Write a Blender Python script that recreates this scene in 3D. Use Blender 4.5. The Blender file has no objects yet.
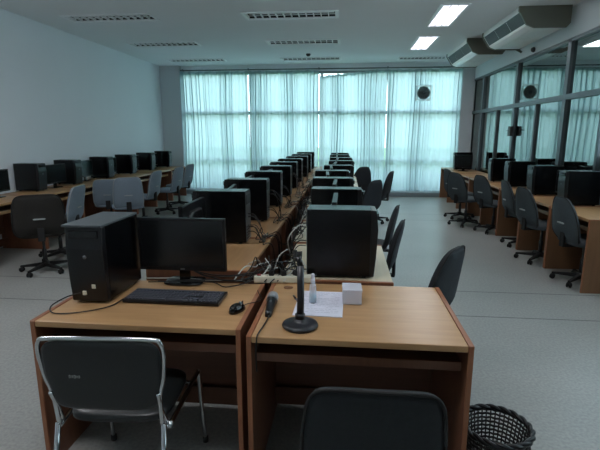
import bpy, bmesh, math, random
from mathutils import Vector, Matrix
random.seed(11)
PI = math.pi
SC = bpy.context.scene
COL = SC.collection

# ------------------------------------------------------------------ materials
def srgb(r, g, b):
    f = lambda c: c / 12.92 if c <= 0.04045 else ((c + 0.055) / 1.055) ** 2.4
    return (f(r / 255), f(g / 255), f(b / 255), 1)

def new_mat(name):
    m = bpy.data.materials.new(name); m.use_nodes = True
    nt = m.node_tree; b = nt.nodes['Principled BSDF']
    return m, nt, b

def plain(name, col, rough=0.5, metal=0.0, noise=0.0, scale=20, bump=0.0, spec=0.5, bscale=None):
    m, nt, b = new_mat(name)
    b.inputs['Base Color'].default_value = col
    b.inputs['Roughness'].default_value = rough
    b.inputs['Metallic'].default_value = metal
    b.inputs['Specular IOR Level'].default_value = spec
    tc = nt.nodes.new('ShaderNodeTexCoord')
    if noise:
        n = nt.nodes.new('ShaderNodeTexNoise'); n.inputs['Scale'].default_value = scale; n.inputs['Detail'].default_value = 5
        nt.links.new(tc.outputs['Object'], n.inputs['Vector'])
        mx = nt.nodes.new('ShaderNodeMix'); mx.data_type = 'RGBA'
        mx.inputs['A'].default_value = tuple(c * (1 - noise) for c in col[:3]) + (1,)
        mx.inputs['B'].default_value = tuple(min(1, c * (1 + noise)) for c in col[:3]) + (1,)
        nt.links.new(n.outputs['Fac'], mx.inputs['Factor']); nt.links.new(mx.outputs['Result'], b.inputs['Base Color'])
    if bump:
        n2 = nt.nodes.new('ShaderNodeTexNoise'); n2.inputs['Scale'].default_value = bscale or 200
        nt.links.new(tc.outputs['Object'], n2.inputs['Vector'])
        bp = nt.nodes.new('ShaderNodeBump'); bp.inputs['Strength'].default_value = bump; bp.inputs['Distance'].default_value = 0.002
        nt.links.new(n2.outputs['Fac'], bp.inputs['Height']); nt.links.new(bp.outputs['Normal'], b.inputs['Normal'])
    return m

def wood(name, c1, c2, rough=0.38, axis='X', scale=1.0):
    m, nt, b = new_mat(name)
    tc = nt.nodes.new('ShaderNodeTexCoord'); mp = nt.nodes.new('ShaderNodeMapping')
    s = {'X': (1.2, 14, 14), 'Y': (14, 1.2, 14), 'Z': (14, 14, 1.2)}[axis]
    mp.inputs['Scale'].default_value = tuple(v * scale for v in s)
    n = nt.nodes.new('ShaderNodeTexNoise'); n.inputs['Scale'].default_value = 2.2; n.inputs['Detail'].default_value = 8; n.inputs['Roughness'].default_value = 0.6
    r = nt.nodes.new('ShaderNodeValToRGB'); r.color_ramp.elements[0].position = 0.3; r.color_ramp.elements[1].position = 0.7
    r.color_ramp.elements[0].color = c1; r.color_ramp.elements[1].color = c2
    nt.links.new(tc.outputs['Object'], mp.inputs['Vector']); nt.links.new(mp.outputs['Vector'], n.inputs['Vector'])
    nt.links.new(n.outputs['Fac'], r.inputs['Fac']); nt.links.new(r.outputs['Color'], b.inputs['Base Color'])
    b.inputs['Roughness'].default_value = rough
    return m

M = {}
M['oak'] = wood('oak_laminate', srgb(172, 132, 90), srgb(188, 148, 104), 0.33, 'X')
M['sheen_top'] = wood('laminate_sheen', srgb(200, 184, 154), srgb(214, 198, 168), 0.3, 'X')  # window sheen on the right row desktops, put into the colour
M['oak_dark'] = wood('brown_laminate', srgb(116, 74, 54), srgb(130, 86, 62), 0.45, 'Z')
M['edge'] = wood('red_brown_edging', srgb(140, 88, 60), srgb(154, 100, 68), 0.4, 'Z')
M['inner'] = wood('dark_brown_panel', srgb(96, 62, 46), srgb(110, 72, 52), 0.5, 'X')
M['case'] = plain('black_painted_steel', srgb(5, 7, 10), 0.26, noise=0.1, scale=40, spec=.35)
M['plastic'] = plain('black_plastic', srgb(10, 11, 14), 0.33, bump=0.15, bscale=600)
M['gloss'] = plain('glossy_black_plastic', srgb(12, 12, 14), 0.15)
M['screen'] = plain('dark_display', srgb(16, 18, 20), 0.22)
M['steel'] = plain('bare_steel', srgb(120, 125, 128), 0.35, 0.8)
M['chrome'] = plain('chrome', srgb(205, 208, 210), 0.12, 1.0)
M['vinyl'] = plain('black_vinyl', srgb(26, 30, 31), 0.36, noise=0.25, scale=9, bump=0.3, bscale=150)
M['fab_dark'] = plain('charcoal_fabric', srgb(36, 39, 42), 0.9, noise=0.3, scale=60, bump=0.9, bscale=350)
M['fab_grey'] = plain('grey_fabric', srgb(122, 134, 146), 0.9, noise=0.12, scale=60, bump=0.6, bscale=350)
M['fab_olive'] = plain('dark_grey_fabric', srgb(64, 72, 76), 0.85, noise=0.2, scale=50, bump=0.6, bscale=350)
M['fab_brown'] = plain('dark_brown_fabric', srgb(38, 35, 32), 0.9, noise=0.2, scale=50, bump=0.6, bscale=350)
M['fab_navy'] = plain('black_fabric', srgb(34, 38, 44), 0.75, noise=0.2, scale=50, bump=0.5, bscale=350)
M['trim_grey'] = plain('grey_piping', srgb(150, 155, 155), 0.6)
M['rubber'] = plain('black_rubber', srgb(18, 18, 19), 0.7)
M['cable'] = plain('black_cable', srgb(16, 16, 17), 0.5)
M['cable_w'] = plain('white_cable', srgb(200, 202, 196), 0.5)
M['white_pl'] = plain('cream_white_plastic', srgb(214, 210, 190), 0.4)
M['paper'] = plain('white_paper', srgb(214, 214, 226), 0.8, noise=0.03, scale=30)
M['ink'] = plain('pale_ink', srgb(170, 172, 186), 0.8)
M['ac'] = plain('ac_grey_beige', srgb(98, 98, 86), 0.45, noise=0.03, scale=8)
M['ac_white'] = plain('ac_white_panel', srgb(240, 243, 240), 0.3)
M['grille'] = plain('dark_grille', srgb(52, 56, 58), 0.5)
M['alu'] = plain('grey_aluminium', srgb(92, 102, 106), 0.4, 0.5)
M['alu_light'] = plain('light_aluminium', srgb(150, 160, 162), 0.35, 0.5)
M['fixt'] = plain('white_fixture_paint', srgb(245, 247, 248), 0.3)
M['louvre'] = plain('louvre_white', srgb(245, 247, 248), 0.3)
M['fixt_in'] = plain('fixture_inside', srgb(26, 28, 30), 0.5)
M['foliage'] = plain('hedge_leaves', srgb(60, 110, 60), 0.8, noise=0.5, scale=12)
M['ground'] = plain('outside_lawn', srgb(110, 140, 96), 0.9, noise=0.3, scale=3)
M['basket'] = plain('black_brown_wicker', srgb(22, 18, 17), 0.5, noise=0.3, scale=40)
M['red'] = plain('dark_red_plastic', srgb(120, 34, 34), 0.5)

def wall_mat(name, col, rough=0.75):
    return plain(name, col, rough, noise=0.025, scale=1.5, bump=0.08, bscale=60)
M['wall'] = wall_mat('painted_wall', srgb(236, 240, 244))
M['ceil'] = wall_mat('painted_ceiling', srgb(238, 240, 242), 0.85)
M['beam'] = wall_mat('painted_beam', srgb(225, 230, 232))
M['column'] = wall_mat('painted_column', srgb(200, 206, 210))
M['sill'] = plain('sill_grey', srgb(128, 140, 146), 0.5)

def floor_mat():
    m, nt, b = new_mat('terrazzo_floor')
    tc = nt.nodes.new('ShaderNodeTexCoord')
    n1 = nt.nodes.new('ShaderNodeTexNoise'); n1.inputs['Scale'].default_value = 55; n1.inputs['Detail'].default_value = 4
    n2 = nt.nodes.new('ShaderNodeTexNoise'); n2.inputs['Scale'].default_value = 1.1; n2.inputs['Detail'].default_value = 5
    n3 = nt.nodes.new('ShaderNodeTexVoronoi'); n3.inputs['Scale'].default_value = 70
    for n in (n1, n2, n3): nt.links.new(tc.outputs['Object'], n.inputs['Vector'])
    r = nt.nodes.new('ShaderNodeValToRGB'); r.color_ramp.elements[0].position = 0.35; r.color_ramp.elements[1].position = 0.65
    r.color_ramp.elements[0].color = srgb(154, 155, 152); r.color_ramp.elements[1].color = srgb(174, 175, 170)
    nt.links.new(n1.outputs['Fac'], r.inputs['Fac'])
    mx = nt.nodes.new('ShaderNodeMix'); mx.data_type = 'RGBA'; mx.blend_type = 'MULTIPLY'; mx.inputs['Factor'].default_value = 0.35
    r2 = nt.nodes.new('ShaderNodeValToRGB'); r2.color_ramp.elements[0].position = 0.3; r2.color_ramp.elements[1].position = 0.7
    r2.color_ramp.elements[0].color = srgb(190, 192, 190); r2.color_ramp.elements[1].color = (1, 1, 1, 1)
    nt.links.new(n2.outputs['Fac'], r2.inputs['Fac'])
    nt.links.new(r.outputs['Color'], mx.inputs['A']); nt.links.new(r2.outputs['Color'], mx.inputs['B'])
    sp = nt.nodes.new('ShaderNodeValToRGB'); sp.color_ramp.elements[0].position = 0.06; sp.color_ramp.elements[1].position = 0.12
    sp.color_ramp.elements[0].color = srgb(120, 118, 112); sp.color_ramp.elements[1].color = (1, 1, 1, 1)
    nt.links.new(n3.outputs['Distance'], sp.inputs['Fac'])
    mx2 = nt.nodes.new('ShaderNodeMix'); mx2.data_type = 'RGBA'; mx2.blend_type = 'MULTIPLY'; mx2.inputs['Factor'].default_value = 0.3
    nt.links.new(mx.outputs['Result'], mx2.inputs['A']); nt.links.new(sp.outputs['Color'], mx2.inputs['B'])
    # dividing strips across the room
    sx = nt.nodes.new('ShaderNodeSeparateXYZ'); nt.links.new(tc.outputs['Object'], sx.inputs['Vector'])
    prev = None
    for yl in (4.5, 3.85, 8.4, 9.05, -0.2, 0.45):
        c = nt.nodes.new('ShaderNodeMath'); c.operation = 'COMPARE'; c.inputs[1].default_value = yl; c.inputs[2].default_value = 0.007
        nt.links.new(sx.outputs['Y'], c.inputs[0])
        if prev is None: prev = c
        else:
            a = nt.nodes.new('ShaderNodeMath'); a.operation = 'MAXIMUM'
            nt.links.new(prev.outputs[0], a.inputs[0]); nt.links.new(c.outputs[0], a.inputs[1]); prev = a
    mx3 = nt.nodes.new('ShaderNodeMix'); mx3.data_type = 'RGBA'; mx3.inputs['B'].default_value = srgb(70, 72, 72)
    nt.links.new(prev.outputs[0], mx3.inputs['Factor']); nt.links.new(mx2.outputs['Result'], mx3.inputs['A'])
    nt.links.new(mx3.outputs['Result'], b.inputs['Base Color'])
    b.inputs['Roughness'].default_value = 0.32
    return m
M['floor'] = floor_mat()

def curtain_mat():
    m = bpy.data.materials.new('sheer_teal_curtain'); m.use_nodes = True
    nt = m.node_tree; nt.nodes.clear()
    out = nt.nodes.new('ShaderNodeOutputMaterial')
    tr = nt.nodes.new('ShaderNodeBsdfTranslucent'); df = nt.nodes.new('ShaderNodeBsdfDiffuse'); tp = nt.nodes.new('ShaderNodeBsdfTransparent')
    tr.inputs['Color'].default_value = srgb(194, 210, 217); df.inputs['Color'].default_value = srgb(192, 210, 216)
    tp.inputs['Color'].default_value = srgb(225, 240, 240)
    a = nt.nodes.new('ShaderNodeMixShader'); a.inputs[0].default_value = 0.35
    nt.links.new(tr.outputs[0], a.inputs[1]); nt.links.new(df.outputs[0], a.inputs[2])
    c = nt.nodes.new('ShaderNodeMixShader'); c.inputs[0].default_value = 0.05
    nt.links.new(a.outputs[0], c.inputs[1]); nt.links.new(tp.outputs[0], c.inputs[2])
    nt.links.new(c.outputs[0], out.inputs['Surface'])
    return m
M['curtain'] = curtain_mat()

def pane_mat(name, refl, tint):
    m = bpy.data.materials.new(name); m.use_nodes = True
    nt = m.node_tree; nt.nodes.clear()
    out = nt.nodes.new('ShaderNodeOutputMaterial')
    tp = nt.nodes.new('ShaderNodeBsdfTransparent'); tp.inputs['Color'].default_value = tint
    gl = nt.nodes.new('ShaderNodeBsdfGlossy'); gl.inputs['Roughness'].default_value = 0.02; gl.inputs['Color'].default_value = (0.9, 1, 0.98, 1)
    lw = nt.nodes.new('ShaderNodeLayerWeight'); lw.inputs['Blend'].default_value = refl
    c = nt.nodes.new('ShaderNodeMixShader')
    nt.links.new(lw.outputs['Fresnel'], c.inputs[0]); nt.links.new(tp.outputs[0], c.inputs[1]); nt.links.new(gl.outputs[0], c.inputs[2])
    nt.links.new(c.outputs[0], out.inputs['Surface'])
    return m
M['glass'] = pane_mat('window_glass', 0.2, (0.9, 0.95, 0.94, 1))
M['tint_glass'] = pane_mat('tinted_partition_glass', 0.78, (0.35, 0.45, 0.45, 1))

def clear_plastic(name, tint, rough=0.1, mix=0.35):
    m = bpy.data.materials.new(name); m.use_nodes = True
    nt = m.node_tree; b = nt.nodes['Principled BSDF']
    b.inputs['Base Color'].default_value = tint; b.inputs['Roughness'].default_value = rough
    b.inputs['Alpha'].default_value = mix
    return m
M['clear'] = clear_plastic('clear_plastic', srgb(225, 228, 235), 0.15, 0.45)
M['frost'] = clear_plastic('frosted_plastic', srgb(222, 222, 232), 0.3, 0.8)
M['liquid'] = clear_plastic('pale_blue_liquid', srgb(120, 190, 210), 0.1, 0.8)

def emit(name, col, s):
    m = bpy.data.materials.new(name); m.use_nodes = True
    b = m.node_tree.nodes['Principled BSDF']
    b.inputs['Base Color'].default_value = (0.8, 0.8, 0.8, 1)
    b.inputs['Emission Color'].default_value = col; b.inputs['Emission Strength'].default_value = s
    return m
TUBE_STRENGTH = 4.0
M['tube'] = emit('lit_fluorescent', srgb(250, 240, 255), TUBE_STRENGTH)

# ------------------------------------------------------------------ mesh builder
def spow(v, e): return math.copysign(abs(v) ** e, v)

class MB:
    def __init__(s): s.v = []; s.f = []; s.sm = []
    def add(s, vs, fs, smooth=False, mat=None):
        o = len(s.v)
        s.v += [tuple(mat @ Vector(p)) if mat is not None else tuple(p) for p in vs]
        s.f += [tuple(i + o for i in f) for f in fs]; s.sm += [smooth] * len(fs)
        return s
    def box(s, x0, x1, y0, y1, z0, z1, bev=0.0, mat=None):
        bm = bmesh.new(); bmesh.ops.create_cube(bm, size=1)
        for v in bm.verts:
            v.co = Vector(((x0 + x1) / 2 + v.co.x * (x1 - x0), (y0 + y1) / 2 + v.co.y * (y1 - y0), (z0 + z1) / 2 + v.co.z * (z1 - z0)))
        if bev > 0: bmesh.ops.bevel(bm, geom=list(bm.edges), offset=bev, segments=2, profile=0.6, affect='EDGES')
        bm.verts.index_update()
        s.add([v.co[:] for v in bm.verts], [[v.index for v in f.verts] for f in bm.faces], False, mat); bm.free(); return s
    def tube(s, pts, r, n=8, spline=False, cap=True, mat=None):
        P = [Vector(p) for p in pts]
        if spline and len(P) > 2:
            Q = []
            E = [P[0] * 2 - P[1]] + P + [P[-1] * 2 - P[-2]]
            for i in range(1, len(E) - 2):
                for k in range(6):
                    t = k / 6
                    a, b, c, d = E[i - 1], E[i], E[i + 1], E[i + 2]
                    Q.append(0.5 * ((2 * b) + (c - a) * t + (2 * a - 5 * b + 4 * c - d) * t * t + (3 * b - a - 3 * c + d) * t ** 3))
            Q.append(P[-1]); P = Q
        rr = r if isinstance(r, (list, tuple)) else [r] * len(P)
        T = [(P[min(i + 1, len(P) - 1)] - P[max(i - 1, 0)]).normalized() for i in range(len(P))]
        up = Vector((0, 0, 1)) if abs(T[0].z) < 0.9 else Vector((1, 0, 0))
        N = (up - T[0] * up.dot(T[0])).normalized()
        vs = []; fs = []
        for i, p in enumerate(P):
            N = (N - T[i] * N.dot(T[i])).normalized(); B = T[i].cross(N)
            for k in range(n):
                a = 2 * PI * k / n; vs.append(p + (N * math.cos(a) + B * math.sin(a)) * rr[i])
        for i in range(len(P) - 1):
            for k in range(n):
                k2 = (k + 1) % n; fs.append((i * n + k, i * n + k2, (i + 1) * n + k2, (i + 1) * n + k))
        if cap: fs.append(tuple(range(n - 1, -1, -1))); fs.append(tuple((len(P) - 1) * n + k for k in range(n)))
        return s.add(vs, fs, True, mat)
    def lathe(s, prof, n=24, mat=None, cx=0, cy=0):
        vs = []; fs = []
        for r, z in prof:
            for k in range(n):
                a = 2 * PI * k / n; vs.append((cx + r * math.cos(a), cy + r * math.sin(a), z))
        for i in range(len(prof) - 1):
            for k in range(n):
                k2 = (k + 1) % n; fs.append((i * n + k, i * n + k2, (i + 1) * n + k2, (i + 1) * n + k))
        if prof[0][0] > 1e-5: fs.append(tuple(range(n - 1, -1, -1)))
        if prof[-1][0] > 1e-5: fs.append(tuple((len(prof) - 1) * n + k for k in range(n)))
        return s.add(vs, fs, True, mat)
    def prism(s, poly, y0, y1, mat=None):          # poly in xz, extruded along y
        n = len(poly)
        vs = [(x, y0, z) for x, z in poly] + [(x, y1, z) for x, z in poly]
        fs = [tuple(range(n)), tuple(range(2 * n - 1, n - 1, -1))] + [(i, n + i, n + (i + 1) % n, (i + 1) % n) for i in range(n)]
        return s.add(vs, fs, False, mat)
    def pad(s, a, b, t, fn=None, e1=0.6, e2=0.42, mat=None, nr=9, nw=40):   # pillow: outline in xz, thickness in y
        vs = []; fs = []
        for i in range(nr + 1):
            eta = -PI / 2 + PI * i / nr
            for k in range(nw):
                w = 2 * PI * k / nw; ce = spow(math.cos(eta), e1)
                p = (a * ce * spow(math.cos(w), e2), t * spow(math.sin(eta), e1), b * ce * spow(math.sin(w), e2))
                vs.append(fn(*p) if fn else p)
        for i in range(nr):
            for k in range(nw):
                k2 = (k + 1) % nw; fs.append((i * nw + k, (i + 1) * nw + k, (i + 1) * nw + k2, i * nw + k2))
        return s.add(vs, fs, True, mat)
    def build(s, name, mat, parent=None, loc=None, bevel=0):
        me = bpy.data.meshes.new(name); me.from_pydata(s.v, [], s.f)
        for p, sm in zip(me.polygons, s.sm): p.use_smooth = sm
        bm = bmesh.new(); bm.from_mesh(me); bmesh.ops.recalc_face_normals(bm, faces=bm.faces); bm.to_mesh(me); bm.free()
        me.materials.append(mat if not isinstance(mat, str) else M[mat]); me.update()
        o = bpy.data.objects.new(name, me); COL.objects.link(o)
        if parent is not None: o.parent = parent
        if loc is not None: o.location = loc
        if bevel:
            md = o.modifiers.new('bevel', 'BEVEL'); md.width = bevel; md.segments = 2; md.limit_method = 'ANGLE'
        return o

def tag(o, label, cat, group=None):
    o['label'] = label; o['category'] = cat
    if group: o['group'] = group
    return o
def thing(name, label, cat, loc=(0, 0, 0), rz=0, group=None):
    o = bpy.data.objects.new(name, None); COL.objects.link(o); o.location = loc; o.rotation_euler = (0, 0, rz)
    o.empty_display_size = 0.1
    return tag(o, label, cat, group)
KIDS = {}
def children(o): return [c for c in bpy.data.objects if c.parent == o]
def copy_tree(o, parent=None):
    c = o.copy(); COL.objects.link(c)
    if parent is not None: c.parent = parent
    if o.name not in KIDS: KIDS[o.name] = children(o)
    for ch in KIDS[o.name]: copy_tree(ch, c)
    return c
def dup(root, loc, rz, label, group=None):
    c = copy_tree(root); c.location = loc; c.rotation_euler = (0, 0, rz); c['label'] = label
    if group: c['group'] = group
    return c
def struct(o): o['kind'] = 'structure'; return o
def RZ(a): return Matrix.Rotation(a, 4, 'Z')
def T(x, y, z): return Matrix.Translation((x, y, z))
ORD = ['nearest the camera', 'second', 'third', 'fourth', 'fifth', 'sixth', 'seventh', 'eighth', 'ninth', 'tenth']
def nth(i, n, end='from the camera'):
    if i == 0: return 'nearest the camera'
    if i == n - 1: return 'farthest, by the curtains'
    return ORD[i] + ' ' + end

# ------------------------------------------------------------------ room
XL, XR, YB, YF, ZC = -4.80, 3.08, 11.72, -2.2, 3.28
struct(MB().box(XL - 0.1, XR + 2.2, YF - 0.1, YB + 0.3, -0.12, 0).build('floor', 'floor'))
LIGHTS_OFF = [(-4.2, -2.9, 6.75, 7.08), (-4.2, -2.9, 8.8, 9.13), (-4.2, -2.9, 10.75, 11.05),
              (-1.5, -0.18, 6.85, 7.20), (-1.5, -0.18, 8.85, 9.18), (-1.5, -0.18, 10.80, 11.1), (1.2, 2.25, 10.95, 11.25)]
LIGHTS_ON = [(1.28, 1.6, 6.70, 7.92), (1.28, 1.6, 8.72, 9.98)]
LIGHTS_ADDED = [(1.28, 1.6, 2.7, 3.92), (-4.1, -2.8, 2.9, 3.23), (-1.5, -0.2, 0.95, 1.28)]  # unseen lit fixtures, added to brighten the foreground and left wall
holes = LIGHTS_OFF + LIGHTS_ON + LIGHTS_ADDED
xs = sorted({XL, XR} | {h[0] for h in holes} | {h[1] for h in holes}); ys = sorted({YF, YB + 0.2} | {h[2] for h in holes} | {h[3] for h in holes})
mb = MB()
for i in range(len(xs) - 1):
    for j in range(len(ys) - 1):
        cx, cy = (xs[i] + xs[i + 1]) / 2, (ys[j] + ys[j + 1]) / 2
        if any(h[0] < cx < h[1] and h[2] < cy < h[3] for h in holes): continue
        mb.add([(xs[i], ys[j], ZC), (xs[i + 1], ys[j], ZC), (xs[i + 1], ys[j + 1], ZC), (xs[i], ys[j + 1], ZC)], [(0, 1, 2, 3)])
ce = struct(mb.build('ceiling', 'ceil'))
bm = bmesh.new(); bm.from_mesh(ce.data); bmesh.ops.remove_doubles(bm, verts=bm.verts, dist=1e-4)
bmesh.ops.dissolve_degenerate(bm, edges=bm.edges, dist=1e-5)
for f in bm.faces:
    f.normal_update()
    if f.normal.z > 0: f.normal_flip()
bm.to_mesh(ce.data); bm.free()
struct(MB().box(XL - 0.1, XR + 2.2, YF - 0.1, YB + 0.3, ZC + 0.12, ZC + 0.2).build('roof', 'wall'))
struct(MB().box(XL - 0.12, XL, YF, YB + 0.3, 0, ZC + 0.12).build('wall_left', 'wall'))
struct(MB().box(XL - 0.1, XR + 2.2, YF - 0.12, YF, 0, ZC + 0.12).build('wall_front', 'wall'))
# back wall: columns at both ends, low sill wall, lintel
struct(MB().box(XL, -4.27, YB - 0.04, YB + 0.3, 0, ZC, 0.006).build('trim_1', 'column'))
struct(MB().box(2.78, XR, YB - 0.04, YB + 0.3, 0, ZC, 0.006).box(XR + .0, XR + 2.2, YB + .2, YB + .3, 0, ZC + .1).build('trim_2', 'column'))
mb = MB().box(-4.27, 2.78, YB + 0.08, YB + 0.3, 0, 0.13).box(-4.27, 2.78, YB + 0.08, YB + 0.3, 3.12, ZC)
struct(mb.build('wall_back', 'wall'))
struct(MB().box(-4.27, 2.78, YB - 0.1, YB + 0.08, 0, 0.11, 0.008).build('trim_3', 'sill'))
# back windows
bounds = [-4.27, -2.49, -0.70, 0.99, 2.78]
for w in range(4):
    x0, x1 = bounds[w] + (.07 if w else 0), bounds[w + 1] + (.07 if w < 3 else 0)
    f = MB()
    y0, y1 = YB + 0.13, YB + 0.19
    for a, b in ((x0, x0 + 0.03), (x1 - 0.03, x1)): f.box(a, b, y0, y1, 0.13, 3.12)
    for z, h in ((0.13, 0.05), (0.88, 0.04), (2.06, 0.09), (3.06, 0.06)): f.box(x0, x1, y0 - 0.01, y1 + 0.01, z, z + h)
    wo = struct(f.build('window_%d' % (w + 1), 'alu_light'))
    MB().box(x0, x1, YB + 0.155, YB + 0.162, 0.15, 3.1).build('pane', 'glass', wo)
# outside
struct(MB().box(-40, 40, YB + 0.4, YB + 60, -0.6, -0.5).build('ground', 'ground'))
h = MB()
rnd = random.Random(3)
for i in range(64):
    x = -5.2 + i * 0.14 + rnd.uniform(-.05, .05); r = rnd.uniform(0.18, 0.3)
    vs = []; fs = []
    h.lathe([(0, -0.5), (r, -0.45), (r * 1.1, 0.0), (r, 0.22 + rnd.uniform(0, .12)), (r * .6, 0.36 + rnd.uniform(0, .1)), (0, 0.5)], 9, T(x, YB + 1.1 + rnd.uniform(-.15, .15), 0))
hd = tag(h.build('hedge', 'foliage'), 'low green hedge showing through the bottom of the curtains', 'hedge'); hd['kind'] = 'stuff'

# curtains
def curtain(x0, x1, ztl, ztr, seed, label):
    r = random.Random(seed); n = 360; rows = 12
    vs = []; fs = []
    ph = [r.uniform(0, 6.28) for _ in range(6)]
    for j in range(rows + 1):
        v = j / rows
        for i in range(n + 1):
            u = i / n; x = x0 + (x1 - x0) * u
            zt = ztl + (ztr - ztl) * min(1, u * 1.15)
            z = 0.14 + (zt - 0.14) * v
            s = x + 0.012 * math.sin(6 * v + ph[0] + 3 * x)
            top = 0.6 + 0.4 * v
            gz = 0.55 + 0.45 * math.sin(7.3 * s + ph[1] + 1.2 * math.sin(3.1 * s + ph[5])); amp = 0.017 + 0.042 * gz
            y = amp * math.sin(s * 2 * PI / 0.15 + 1.8 * math.sin(s * 5.3 + ph[2])) * top + 0.022 * math.sin(s * 2 * PI / 0.37 + ph[3] + v) + 0.006 * math.sin(s * 2 * PI / .041 + ph[4]) * v
            zz = z - (0.02 * abs(math.sin(u * PI * 7)) if j == rows else 0)
            vs.append((x + (0.012 + 0.02 * gz) * math.sin(2 * (s * 2 * PI / 0.15 + 1.8 * math.sin(s * 5.3 + ph[2]))) * (0 if i in (0, n) else 1), YB + 0.012 + y, zz))
    for j in range(rows):
        for i in range(n):
            a = j * (n + 1) + i; fs.append((a, a + 1, a + n + 2, a + n + 1))
    m = MB(); m.add(vs, fs, True)
    o = m.build('curtain', 'curtain'); tag(o, label, 'curtain', 'sheer curtains along the back windows')
    # hem and heading band
    hb = MB()
    hv = []
    for i in range(0, n + 1, 2):
        for zt in (0, 1):
            p = vs[rows * (n + 1) + i]; hv.append((p[0], p[1] - 0.004, p[2] - 0.06 * (1 - zt) + 0.004))
    k = len(hv) // 2
    hb.add(hv, [(2 * i, 2 * i + 2, 2 * i + 3, 2 * i + 1) for i in range(k - 1)], True)
    hb.build('heading_tape', 'curtain', o)
curtain(-4.26, -2.505, 3.13, 3.13, 1, 'leftmost sheer teal curtain panel, beside the left column')
curtain(-2.475, -0.71, 3.13, 3.13, 2, 'second sheer teal curtain panel from the left, hanging straight')
curtain(-0.69, 0.985, 2.99, 3.12, 3, 'sheer teal curtain panel whose top left corner sags')
curtain(1.0, 2.765, 3.12, 3.12, 4, 'rightmost sheer teal curtain panel, behind the round exhaust fan')
cr = MB().tube([(-4.26, YB - 0.0, 3.16), (2.77, YB - 0.0, 3.16)], 0.014).build('curtain_rail', 'alu')
tag(cr, 'thin grey curtain rail running under the ceiling at the back windows', 'curtain rail')
for x in (-4.2, -2.49, -0.7, 0.99, 2.7): MB().box(x - .012, x + .012, YB - 0.02, YB + 0.09, 3.15, 3.19).build('bracket', 'alu', cr)

# exhaust fan
FANW = bpy.data.materials.new('translucent_white_plastic'); FANW.use_nodes = True
_n = FANW.node_tree; _n.nodes.clear(); _o = _n.nodes.new('ShaderNodeOutputMaterial'); _a = _n.nodes.new('ShaderNodeBsdfTranslucent'); _b = _n.nodes.new('ShaderNodeBsdfDiffuse'); _m = _n.nodes.new('ShaderNodeMixShader')
_a.inputs[0].default_value = (1, 1, 1, 1); _b.inputs[0].default_value = (.85, .85, .85, 1); _m.inputs[0].default_value = .3
_n.links.new(_a.outputs[0], _m.inputs[1]); _n.links.new(_b.outputs[0], _m.inputs[2]); _n.links.new(_m.outputs[0], _o.inputs[0])
ef = thing('exhaust_fan', 'round exhaust fan in a white square frame high on the back curtains', 'fan', (1.86, YB - 0.13, 2.55))
fr = MB()
for q in (((-.18, -.18), (.18, -.18), (.145, -.145), (-.145, -.145)), ((.18, -.18), (.18, .18), (.145, .145), (.145, -.145)), ((.18, .18), (-.18, .18), (-.145, .145), (.145, .145)), ((-.18, .18), (-.18, -.18), (-.145, -.145), (-.145, .145))):
    fr.add([(x, .03, z) for x, z in q], [(0, 1, 2, 3)])
    fr.add([(q[0][0], .03, q[0][1]), (q[1][0], .03, q[1][1]), (q[1][0], .10, q[1][1]), (q[0][0], .10, q[0][1])], [(0, 1, 2, 3)])
fr.build('frame', FANW, ef)
g = MB()
for r in (0.045, .06, .075, .09, .105, .12, .135, .15):
    g.tube([(r * math.cos(a * PI / 12), 0.02, r * math.sin(a * PI / 12)) for a in range(25)], 0.004, 5)
for a in range(12): g.tube([(0.03 * math.cos(a * PI / 6), 0.02, .03 * math.sin(a * PI / 6)), (.15 * math.cos(a * PI / 6), 0.02, .15 * math.sin(a * PI / 6))], 0.003, 5)
g.build('grille', 'alu', ef)
g = MB()
for a in range(5):
    g.box(0.03, 0.13, -.004, .004, -.035, .035, mat=T(0, 0.06, 0) @ Matrix.Rotation(a * 2 * PI / 5, 4, 'Y') @ Matrix.Rotation(0.5, 4, 'X'))
g.build('blade', 'alu_light', ef)
FANG = FANW.copy(); FANG.name = 'grey_fan_shutter'
for _q in FANG.node_tree.nodes:
    if _q.type == 'BSDF_TRANSLUCENT': _q.inputs[0].default_value = (.42, .45, .45, 1)
    if _q.type == 'BSDF_DIFFUSE': _q.inputs[0].default_value = (.5, .52, .52, 1)
MB().lathe([(0, 0), (.08, .001), (.15, .002)], 32, T(0, .045, 0) @ Matrix.Rotation(PI / 2, 4, 'X')).build('shutter_disc', FANG, ef)
MB().lathe([(0, -0.02), (.04, -.02), (.04, .05), (0, .05)], 16, T(0, 0.06, 0) @ Matrix.Rotation(PI / 2, 4, 'X')).build('hub', 'alu', ef)

# right glazed partition and beam; unseen near bays hold frosted panes added for daylight
NEAR0 = 0.6
ADDED_FROST = bpy.data.materials.new('added_frosted_glass'); ADDED_FROST.use_nodes = True
_n = ADDED_FROST.node_tree; _n.nodes.clear(); _o = _n.nodes.new('ShaderNodeOutputMaterial'); _a = _n.nodes.new('ShaderNodeBsdfTranslucent'); _b = _n.nodes.new('ShaderNodeBsdfDiffuse'); _m = _n.nodes.new('ShaderNodeMixShader')
_a.inputs[0].default_value = (.88, .97, 1, 1); _b.inputs[0].default_value = (.5, .55, .55, 1); _m.inputs[0].default_value = .3
_n.links.new(_a.outputs[0], _m.inputs[1]); _n.links.new(_b.outputs[0], _m.inputs[2]); _n.links.new(_m.outputs[0], _o.inputs[0])
struct(MB().box(XR - 0.02, XR + 0.16, YF, YB + 0.2, 2.86, ZC + 0.12, 0).build('wall_right', 'beam'))
struct(MB().box(XR + 0.0, XR + 0.12, YF, YB + 0.2, 0, 0.10, 0).build('baseboard_right', 'sill'))
ups = [10.94, 8.90, 6.94, 4.95, 2.95, 0.95, -1.05]
mb = MB()
for y in ups: mb.box(XR - 0.02, XR + 0.07, y - 0.05, y + 0.05, 0.1, 2.86)
mb.box(XR - 0.02, XR + 0.07, YF, YB + 0.0, 2.82, 2.87)
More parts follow.
